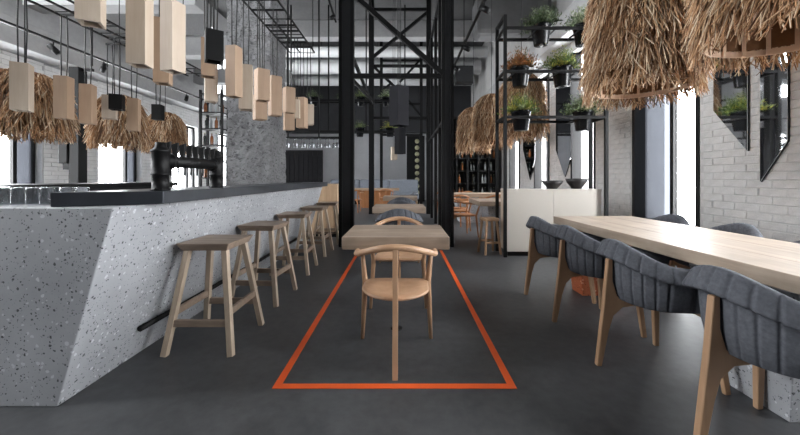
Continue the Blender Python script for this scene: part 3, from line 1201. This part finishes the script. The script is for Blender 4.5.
def straw_lamp(label, loc, r0, H, n, seed, thick, hoops=True, top=None, group=None):
    o = thing('straw_pendant_lamp', label, 'pendant lamp', loc, seed, group)
    f_ = straw_mesh(n, r0, H, seed, thick).build('straw_shade', 'straw', o)
    f_['kind'] = 'stuff'
    if hoops:
        for z, rr in ((0.045, 0.91), (0.20, 0.90)):
            b = MB()
            prof = [(r0 * rr, z - 0.018), (r0 * rr + 0.008, z - 0.018), (r0 * rr + 0.008, z + 0.018), (r0 * rr, z + 0.018), (r0 * rr, z - 0.018)]
            b.lathe(prof, 48, cap=False, smooth=False).build('hoop', 'hoop', o)
        for i in range(20):
            a = 2 * math.pi * i / 20
            rr = r0 * 0.895
            MB().bar((rr * math.cos(a), rr * math.sin(a), 0.03), (rr * math.cos(a), rr * math.sin(a), 0.40), 0.02, 0.006, up=(math.cos(a), math.sin(a), 0)).build('slat', 'hoop', o)
        MB().lathe([(0.0, 0.30), (0.05, 0.32), (0.06, 0.36), (0.03, 0.42), (0.02, 0.48)], 16).build('bulb', 'lamp_white', o)
    MB().tube([(0, 0, H * 0.9), (0, 0, (top or ZC) - loc[2])], 0.006, 6).build('cable', 'cable', o)
    return o


g = 'straw pendant lamps over the tables'
straw_lamp('large shaggy straw pendant over the long table, hanging in front of the plant rack', (1.96, 2.81, 1.86), 0.395, 1.1, 5200, 1, 0.0043, True, None, g)
straw_lamp('large straw pendant over the long table showing its pale slatted inner hoop', (2.06, 1.76, 1.88), 0.42, 1.1, 5200, 2, 0.0043, True, None, g)
s3 = straw_lamp('straw pendant hanging behind the plant rack', (2.04, 5.86, 1.84), 0.40, 1.1, 2200, 3, 0.006, False, None, g)
again(s3, (1.9, 7.3, 1.84), 1.0, 'straw pendant beyond the rack, second from the dark bottle shelf')
again(s3, (1.78, 8.6, 1.83), 2.0, 'straw pendant in front of the dark bottle shelf, farthest in its row')
straw_lamp('straw pendant by the first left window, behind the hanging wooden boxes', (-3.95, 3.55, 1.62), 0.36, 0.64, 2000, 4, 0.006, False, None, g)
straw_lamp('straw pendant by the left wall beside the black post', (-3.88, 4.65, 1.60), 0.30, 0.68, 1600, 5, 0.006, False, None, g)
straw_lamp('straw pendant by the left wall behind the beer tap handles', (-4.72, 6.75, 1.70), 0.35, 0.75, 1600, 6, 0.007, False, None, g)

# ------------------------------------------------------------------ wooden box pendants over the bar


def grid_tray(label, xs, y0, y1, z, step=0.16):
    o = thing('wire_grid_tray', label, 'ceiling grid', (0, 0, 0))
    for x in xs:
        MB().bar((x, y0, z), (x, y1, z), 0.014).build('rail', 'black_metal', o)
    y = y0
    while y <= y1 + 0.01:
        MB().bar((xs[0], y, z), (xs[-1], y, z), 0.008).build('rung', 'black_metal', o)
        y += step
    for y in (y0 + 0.1, y1 - 0.1):
        for x in (xs[0], xs[-1]):
            MB().bar((x, y, z), (x, y, ZC), 0.008).build('hanger', 'black_metal', o)
    return o


G1, G2 = 2.88, 2.47
grid_tray('black wire grid tray over the bar stools carrying wooden box lamps', (-1.56, -1.42, -1.22), 1.3, 4.7, G1, 0.2)
grid_tray('black wire grid tray behind the bar carrying the outer wooden box lamps', (-2.78, -2.64, -2.48), 1.5, 4.4, G2, 0.2)


def box_lamp(label, px, y0, y1, Y, rz, mat, gz, w=0.108, group='hanging box lamps'):
    """square tube lamp, open below; y0/y1 top and bottom rows in the photograph"""
    top, bot = at(px, y0, Y), at(px, y1, Y)
    H = top.z - bot.z
    o = thing('box_pendant_lamp', label, 'pendant lamp', bot, R(rz), group)
    h, t = w / 2, 0.012
    b = MB()
    vs = []
    for q, z in ((h, 0), (h, H), (h - t, H - t), (h - t, 0)):
        vs += [(-q, -q, z), (q, -q, z), (q, q, z), (-q, q, z)]
    fs = []
    for i in range(4):
        j = (i + 1) % 4
        fs += [(i, j, 4 + j, 4 + i), (8 + i, 12 + i, 12 + j, 8 + j), (i, 12 + i, 12 + j, j)]
    fs += [(4, 5, 6, 7), (11, 10, 9, 8)]
    b.add(vs, fs)
    b.build('box_shade', mat, o)
    zt = H * 0.55
    MB().lathe([(0.02, zt), (0.026, zt + 0.02), (0.022, H - t)], 12).build('lamp_holder', 'black_metal', o)
    for xs_, zz in (((-1.56, -1.22), G1), ((-2.78, -2.48), G2)):
        if gz == zz:
            # short arm clipped across the grid tray, from which the cables hang
            cz = math.cos(-R(rz)), math.sin(-R(rz))
            loc = lambda x: ((x - bot.x) * cz[0], (x - bot.x) * cz[1], gz - bot.z)
            lo, hi = min(xs_[0], bot.x - 0.04), max(xs_[1], bot.x + 0.04)
            MB().bar(loc(lo), loc(hi), 0.012, 0.018).build('grid_arm', 'black_metal', o)
    for s in (-1, 1):
        MB().tube([(s * 0.018, 0, H - 0.002), (s * 0.024, 0.004, (H + gz - bot.z) / 2), (s * 0.018, 0, gz - bot.z)], 0.0045, 6).build('cable', 'cable', o)
    return o


box_lamp('pale wooden box lamp hanging highest, tilted open towards the bar end', 91, -38, 24, 1.55, 28, 'box_pale', G1, 0.088)
box_lamp('large pale wooden box lamp beside the twin pair over the beer tower', 140, -24, 66, 1.8, 12, 'box_pale', G1, 0.088)
box_lamp('large pale wooden box lamp over the beer tower, flat side to the aisle', 173, 3, 72, 1.98, -14, 'box_pale', G1, 0.088)
box_lamp('tan wooden box lamp tucked low between the two large pale boxes', 163, 20, 84, 2.25, 20, 'box_tan', G1, 0.088)
box_lamp('tan wooden box lamp touching the black box over the bar', 208, 40, 77, 2.5, 30, 'box_tan', G1, 0.088)
box_lamp('black box lamp among the pale wooden boxes over the bar', 214, 32, 62, 2.3, 35, 'black_metal', G1, 0.105)
box_lamp('pale wooden box lamp hanging just below the black box over the bar', 211, 64, 102, 2.75, 35, 'box_pale', G1, 0.088)
box_lamp('tall wooden box lamp before the left edge of the rough pillar', 234, 47, 97, 2.72, -12, 'box_tan', G1, 0.088)
box_lamp('bright wooden box lamp before the middle of the rough pillar', 246, 66, 110, 3.0, 20, 'box_pale', G1)
box_lamp('two-toned wooden box lamp hanging above another before the pillar', 262, 70, 101, 3.15, 42, 'box_tan', G1)
box_lamp('short tan wooden box lamp hanging lowest before the pillar', 260, 95, 120, 3.3, 38, 'box_tan', G1)
box_lamp('slim wooden box lamp before the right edge of the pillar', 275, 77, 116, 3.5, 40, 'box_tan', G1)
box_lamp('wooden box lamp just past the pillar corner, upper of the two', 289, 88, 113, 3.85, 40, 'box_tan', G1)
box_lamp('wooden box lamp just past the pillar corner, lower of the two', 289, 112, 130, 4.0, 30, 'box_tan', G1)
box_lamp('thin pale box lamp between the last hanging boxes past the pillar', 296, 100, 118, 4.2, 10, 'box_pale', G1, 0.09)
box_lamp('brown wooden box lamp second from the end of the row past the pillar', 302, 98, 128, 4.35, -8, 'box_tan', G1, 0.11)
box_lamp('small pale box lamp at the very end of the row past the pillar', 309, 105, 125, 4.5, 25, 'box_pale', G1, 0.11)
box_lamp('pale wooden box lamp in front of the first left straw pendant', 22, 64, 111, 2.35, 30, 'box_pale', G2, 0.092)
box_lamp('wooden box lamp beside the first left straw pendant', 64, 77, 119, 2.75, 14, 'box_tan', G2, 0.09)
box_lamp('wooden box lamp in front of the black post', 88, 85, 124, 2.95, 18, 'box_tan', G2, 0.088)
box_lamp('pale box lamp half hidden behind the small black box lamp', 110, 96, 119, 3.35, 30, 'box_pale', G2)
box_lamp('small black box lamp in front of the second left straw pendant', 117, 95, 110, 3.2, 25, 'black_metal', G2, 0.1)
box_lamp('wooden box lamp at the right edge of the second left straw pendant', 134, 99, 131, 3.45, 22, 'box_tan', G2, 0.092)
box_lamp('small black box lamp in front of the third left straw pendant', 158, 105, 120, 3.75, 10, 'black_metal', G2, 0.09)
# black box lamps hanging inside the cage
box_lamp('large black box lamp hanging in the middle of the steel cage', 399, 87, 126, 4.9, 38, 'matte_black', ZC, 0.2, 'black box lamps in the cage')
box_lamp('smaller black box lamp hanging lower in the steel cage', 400, 128, 154, 6.6, 35, 'matte_black', ZC, 0.16, 'black box lamps in the cage')
box_lamp('small pale box lamp hanging deep in the steel cage', 394, 147, 160, 8.0, 15, 'box_pale', ZC, 0.13, 'black box lamps in the cage')

# ------------------------------------------------------------------ track lights


def track(label, a, b, spots):
    o = thing('track_light', label, 'track light', (0, 0, 0))
    a, b = Vector(a), Vector(b)
    MB().bar(a, b, 0.035, 0.03).build('track_rail', 'black_metal', o)
    for t in (0.1, 0.9):
        p_ = a.lerp(b, t)
        MB().bar(p_, (p_.x, p_.y, ZC), 0.01).build('hanger', 'black_metal', o)
    for t, ax, ay in spots:
        p_ = a.lerp(b, t)
        h_ = MB().bar(p_ + Vector((0, 0, -0.015)), p_ + Vector((0, 0, -0.09)), 0.012)
        h_.build('stem', 'black_metal', o)
        q = p_ + Vector((0, 0, -0.11))
        d = Vector((ax, ay, -0.55)).normalized()
        hd = MB().tube([q - d * 0.06, q + d * 0.08], 0.038, 16).build('spot_head', 'black_metal', o)
    return o


TX, TZ = -2.55 * 1.9, EYE + 1.9
track('black ceiling track with spotlights running along over the left window side', (TX, 3.2, TZ), (TX, 9.5, TZ), [(0.24, 0.5, 0.2), (0.366, -0.6, 0.3), (0.70, 0.2, -0.5)])
track('black ceiling track with spotlights running beside the steel cage', (1.02, 3.8, 3.38), (1.02, 8.4, 3.38), [(0.1, 0.5, -0.5), (0.38, 0.6, -0.6), (0.60, 0.5, -0.6)])
track('short black ceiling track with spotlights before the cage post', at(329, 0, 6.5), at(336, 22, 7.2), [(0.5, -0.3, -0.6)])

# ------------------------------------------------------------------ ducts and ceiling services


def duct(label, pts, r, n=20):
    b = MB().tube(pts, r, n)
    o = thing('air_duct', label, 'air duct', (0, 0, 0))
    b.build('pipe', 'duct', o)
    pts = [Vector(p_) for p_ in pts]
    L = (pts[-1] - pts[0]).length
    d = (pts[-1] - pts[0]).normalized()
    if len(pts) == 2:
        for i in range(1, int(L / 1.2)):
            q = pts[0] + d * (i * 1.2)
            MB().tube([q - d * 0.015, q + d * 0.015], r + 0.012, n).build('joint_band', 'duct', o)
            MB().bar((q.x, q.y, q.z + r), (q.x, q.y, ZC), 0.015).build('hanger', 'black_metal', o)
    return o


duct('pale round air duct crossing under the ceiling, upper of the pair', [(-5.9, 13.3, at(0, 52, 13.3).z), (3.3, 13.3, at(0, 52, 13.3).z)], 0.2)
duct('pale round air duct crossing under the ceiling, lower and thicker of the pair', [(-5.9, 14.6, at(0, 67, 14.6).z), (3.3, 14.6, at(0, 67, 14.6).z)], 0.30)
duct('pale round air duct crossing under the ceiling, lowest, before the dark soffit', [(-5.9, 15.9, at(0, 81, 15.9).z), (3.3, 15.9, at(0, 81, 15.9).z)], 0.22)
duct('pale air duct high above the left windows', [(-6.0, 8.6, 4.6), (-3.2, 8.6, 4.6)], 0.16)
w = thing('box_duct', 'wide grey boxed air duct hanging under the ceiling right of the cage', 'air duct', (2.5, 7.95, 4.4))
MB().box(-0.85, 0.9, -0.28, 0.28, 0, 0.9).build('duct_body', 'ceiling', w, 0.12)
for x in (-0.5, 0.5):
    MB().bar((x, 0, 0.88), (x, 0, ZC - 4.4), 0.02).build('hanger', 'black_metal', w)

w = thing('ceiling_speaker', 'black loudspeaker box hanging beside the steel cage under the ducts', 'loudspeaker', at(464, 84, 9.5))
MB().box(-0.24, 0.24, -0.15, 0.15, 0, 0.47).build('cabinet', 'black_metal', w, 0.01)
MB().box(-0.22, 0.22, -0.16, -0.15, 0.02, 0.45).build('grille', 'dark_metal', w, 0.004)
MB().bar((0, 0, 0.47), (0, 0, ZC - w.location.z), 0.02).build('hanger', 'black_metal', w)

# ------------------------------------------------------------------ black post by the left windows
pb = at(78, 178, 4.95)
w = thing('black_post', 'black steel post with a flat box panel fixed to it, by the left windows', 'post', (pb.x, pb.y, 0))
MB().box(-0.07, 0.07, -0.07, 0.07, 0, 2.75).build('post', 'black_metal', w)
MB().box(0.07, 0.22, -0.02, 0.02, 2.70, 2.74).build('top_arm', 'black_metal', w)
MB().box(0.19, 0.21, -0.01, 0.01, 2.78, ZC).build('upper_rod', 'black_metal', w)
MB().box(-0.20, -0.071, -0.09, 0.05, 1.36, 2.2).build('box_panel', 'black_metal', w, 0.01)
MB().box(-0.15, -0.071, -0.07, 0.04, 1.27, 1.36).build('panel_foot', 'black_metal', w)

# ------------------------------------------------------------------ bar background: shelving, glass rail, curtain
w = thing('bottle_shelf', 'tall open black shelf of bottles beside the rough pillar', 'shelf', (0, 0, 0))
sx0, sx1 = at(203, 0, 8.4).x, at(224, 0, 8.4).x
for x in (sx0, sx1):
    for y in (8.3, 8.6):
        MB().box(x - 0.025, x + 0.025, y - 0.025, y + 0.025, 0, 3.3).build('post', 'black_metal', w)
shz = (1.15, 1.55, 1.95, 2.35, 2.75, 3.2)
for z in shz:
    MB().box(sx0, sx1, 8.28, 8.62, z - 0.015, z + 0.015).build('shelf_board', 'black_metal', w)


def bottle_proto(mat, label, group):
    o = thing('bottle', label, 'bottle', (0, 0, 0), 0, group)
    MB().lathe([(0.036, 0), (0.038, 0.01), (0.038, 0.18), (0.03, 0.21), (0.014, 0.235), (0.013, 0.29)], 10).build('body', mat, o)
    MB().lathe([(0.015, 0.275), (0.015, 0.30)], 8).build('cap', 'pale_disc', o)
    return o


plain('bottle_amber', srgb(140, 84, 48), 0.2, 0, 0.6)
plain('bottle_dark', srgb(38, 44, 42), 0.15, 0, 0.7)
plain('bottle_clear', srgb(176, 182, 184), 0.15, 0, 0.7)
rnd = random.Random(8)
first = {}
for zi, z in enumerate(shz[:-1]):
    for i in range(4):
        kind = rnd.choice(['amber', 'dark', 'clear'])
        g = 'bottles on the tall black shelf'
        loc = (sx0 + 0.06 + i * (sx1 - sx0 - 0.12) / 3, 8.42 + rnd.uniform(-.05, .05), z + 0.016)
        lab_ = {'amber': 'amber bottle', 'dark': 'dark glass bottle', 'clear': 'pale glass bottle'}[kind] + ' on the tall black shelf beside the pillar'
        if kind not in first:
            first[kind] = bottle_proto('bottle_' + kind, lab_, g)
            first[kind].location = loc
        else:
            again(first[kind], loc, None, lab_, g)

# glass rail past the pillar
GY = 8.2
w = thing('glass_rail', 'black hanging rail of upside down stemware past the rough pillar', 'glass rail', (0, 0, 0))
gz = at(0, 138, GY).z
gx0, gx1 = at(286, 0, GY).x, at(352, 0, GY).x
for y in (GY - 0.1, GY + 0.1):
    MB().bar((gx0, y, gz), (gx1, y, gz), 0.04).build('rail', 'black_metal', w)
for x in (gx0 + 0.05, (gx0 + gx1) / 2, gx1 - 0.05):
    MB().bar((x, GY, gz), (x, GY, ZC), 0.03).build('hanger', 'black_metal', w)
    MB().bar((x, GY - 0.1, gz), (x, GY + 0.1, gz), 0.03).build('cross_bar', 'black_metal', w)
wg = thing('wine_glass', 'clear wine glass hanging upside down from the black rail', 'wine glass', (0, 0, 0), 0, 'wine glasses on the black rail')
MB().lathe([(0.036, -0.005), (0.004, -0.012), (0.004, -0.09)], 10).build('stem', 'drink_glass', wg)
MB().lathe([(0.004, -0.09), (0.03, -0.11), (0.042, -0.15), (0.036, -0.22)], 12, cap=False).build('bowl', 'drink_glass', wg)
for i in range(16):
    loc = (gx0 + 0.06 + i * (gx1 - gx0 - 0.12) / 15, GY + (0.06 if i % 2 else -0.06), gz - 0.02)
    if i == 0:
        wg.location = loc
    else:
        again(wg, loc)
# black slatted screen below
w = thing('black_screen', 'black vertical board screen standing behind the bar past the pillar', 'screen', (0, 0, 0))
bx0, bx1 = at(285, 0, 8.6).x, at(322, 0, 8.6).x
nb = 8
for i in range(nb):
    xa = bx0 + i * (bx1 - bx0) / nb
    MB().box(xa + 0.005, xa + (bx1 - bx0) / nb - 0.005, 8.6, 8.64 + 0.01 * (i % 2), 0, at(0, 152, 8.6).z).build('board', 'curtain_black', w)
MB().box(bx0, bx1, 8.66, 8.7, 0, at(0, 150, 8.6).z).build('back_frame', 'black_metal', w)

# upper dark equipment shelf past the pillar
w = thing('storage_rack', 'dark steel overhead rack with plants past the pillar', 'rack', (0, 0, 0))
z0, z1 = at(0, 130, 11).z, at(0, 98, 11).z
ex0, ex1 = at(286, 0, 11).x, at(405, 0, 11).x
for z in (z0, z1):
    for y in (10.85 + 0.5, 11.15 + 0.5):
        MB().bar((ex0, y, z), (ex1, y, z), 0.06).build('rail', 'black_metal', w)
for x in (ex0, ex0 + (ex1 - ex0) * 0.33, ex0 + (ex1 - ex0) * 0.66, ex1):
    MB().bar((x, 11.5, z0), (x, 11.5, ZC), 0.04).build('hanger', 'black_metal', w)
for px, z, lb, tn, sd in ((314, z1, 'dull green plant in a black pot on the overhead rack past the pillar', DULL, 31), (345, z1, 'small dark green plant in a black pot on the upper rail beside the cage post', DULL, 32),
                          (361, z1, 'green plant in a black pot on the upper rail inside the cage view', GREEN, 33), (386, z1, 'pale green plant in a black pot on the upper rail past the cage', PALE, 37), (360, z0, 'green plant in a black pot on the lower overhead rail', GREEN, 34),
                          (390, z0, 'yellowish plant in a black pot on the lower overhead rail under the cage lamps', YELL, 35)):
    x = (px - CX) * 11.5 / F
    o = pot_plant(lb, (x, 11.5, z - 0.16), sd, tn, 1.05, 70, 'plants on the overhead rack')

# ------------------------------------------------------------------ background seating
def dining_table(label, loc, lx, ly, top='top_x', foot='terrazzo'):
    o = thing('dining_table', label, 'table', loc)
    MB().box(-lx / 2, lx / 2, -ly / 2, ly / 2, 0.67, 0.75).build('table_top', top, o, 0.004)
    MB().hexa([(-lx * .26, -ly * .26, 0), (lx * .26, -ly * .26, 0), (lx * .26, ly * .26, 0), (-lx * .26, ly * .26, 0)],
              [(-lx * .34, -ly * .34, .669), (lx * .34, -ly * .34, .669), (lx * .34, ly * .34, .669), (-lx * .34, ly * .34, .669)]).build('table_foot', foot, o)
    return o


dining_table('pale wooden table on a grey terrazzo foot behind the plant rack', (1.85, 6.25, 0), 1.1, 0.95, 'top_x')
dining_table('pale wooden table in front of the dark bottle wall', (1.9, 9.0, 0), 1.6, 0.9, 'top_x')
dining_table('light wooden table in front of the blue-grey sofa', (-1.1, 13.3, 0), 1.9, 0.8, 'box_tan', 'orange_wood')

oc = wooden_chair('wooden_armchair', 'orange stained bentwood armchair at the table behind the plant rack', 'orange_wood')
oc.location = (1.2, 6.75, 0)
oc.rotation_euler = (0, 0, R(-75))
oc['group'] = 'orange bentwood armchairs'
for x, y, rz, lb in ((1.28, 7.6, -95, 'orange bentwood armchair beside the black cage posts'),
                     (1.35, 8.25, 0, 'orange bentwood armchair at the near side of the table before the bottle wall'),
                     (2.2, 8.25, 10, 'orange bentwood armchair mostly hidden behind the plant rack'),
                     (1.2, 9.85, 180, 'orange bentwood armchair facing the aisle before the bottle wall'),
                     (1.9, 9.85, 175, 'orange bentwood armchair second along the bottle wall'),
                     (-1.6, 11.4, 25, 'orange bentwood armchair standing before the blue-grey sofa, turned aside'),
                     (-0.62, 12.4, 0, 'orange bentwood armchair tucked at the light table before the sofa')):
    again(oc, (x, y, 0), R(rz), lb)
again(armA, (0.12, 9.6, 0), R(80), 'grey armchair with pale striped back beside the last cage table', 'grey armchairs at the cage tables')

# low wooden stool by the rack
st2 = thing('low_stool', 'low brown wooden stool beside the left post of the plant rack', 'stool', (1.32, 5.2, 0), R(12))
MB().box(-0.11, 0.11, -0.11, 0.11, 0.50, 0.545).build('seat', 'leg_oak', st2, 0.006)
for sx in (-1, 1):
    for sy in (-1, 1):
        MB().bar((sx * 0.125, sy * 0.125, 0), (sx * 0.08, sy * 0.08, 0.5), 0.028).build('leg', 'leg_oak', st2, 0.003)
for s in (-1, 1):
    MB().bar((-0.11, s * 0.11, 0.18), (0.11, s * 0.11, 0.18), 0.018, 0.03).build('stretcher', 'leg_oak', st2)

# sofa bench along the back wall
so = thing('sofa_bench', 'long blue-grey upholstered sofa bench against the far wall', 'sofa', (-1.3, 15.2, 0))
MB().box(-2.0, 2.0, -0.35, 0.45, 0.0, 0.22).build('plinth', 'black_metal', so)
for i in range(3):
    xa = -2.0 + i * 4 / 3
    MB().box(xa + 0.01, xa + 4 / 3 - 0.01, -0.38, 0.25, 0.22, 0.48).build('seat_cushion', 'sofa_fabric', so, 0.04)
    MB().box(xa + 0.01, xa + 4 / 3 - 0.01, 0.22, 0.48, 0.40, 1.08).build('back_cushion', 'sofa_fabric', so, 0.05)

# tall dark shelf with round ends, far inside the cage
w = thing('disc_shelf', 'tall dark cubby shelf with a column of pale round ends at the far wall', 'shelf', at(416, 178, 16.5) * 1.0)
w.location.z = 0
MB().box(-0.45, 0.42, 0, 0.35, 0, 3.2).build('body', 'black_metal', w, 0.01)
for i in range(9):
    z = 0.45 + i * 0.31
    MB().tube([(0.05, -0.04, z), (0.05, 0.02, z)], 0.11, 16).build('round_end', 'pale_disc', w)

# dark bottle wall on the right
wx0, wx1, WY = at(446, 0, 12.0).x, 3.42, 12.0
w = thing('bottle_wall', 'wide dark shelving wall filled with bottles beyond the straw pendants', 'shelf', (0, 0, 0))
MB().box(wx0, wx1, WY + 0.3, WY + 0.36, 0, 3.3).build('back_panel', 'black_metal', w)
nx = 5
for i in range(nx + 1):
    x = wx0 + i * (wx1 - wx0) / nx
    MB().box(x - 0.03, x + 0.03, WY - 0.02, WY + 0.3, 0, 3.3).build('upright', 'black_metal', w)
zs = [0.5, 0.95, 1.4, 1.85, 2.3, 2.75, 3.27]
for z in zs:
    MB().box(wx0, wx1, WY, WY + 0.3, z - 0.02, z + 0.02).build('shelf_board', 'black_metal', w)
protos = {}
for z in zs[:-1]:
    for i in range(18):
        if rnd.random() < 0.3:
            continue
        kind = rnd.choice(['dark', 'clear', 'dark', 'amber'])
        x = wx0 + 0.08 + i * (wx1 - wx0 - 0.16) / 17
        if abs(((x - wx0) / ((wx1 - wx0) / nx) + 0.5) % 1 - 0.5) * (wx1 - wx0) / nx < 0.07:
            continue
        lb = {'amber': 'amber bottle', 'dark': 'dark glass bottle', 'clear': 'pale glass bottle'}[kind] + ' on the wide dark bottle wall'
        again(first[kind], (x, WY + 0.12, z + 0.021), None, lb, 'bottles on the dark bottle wall')
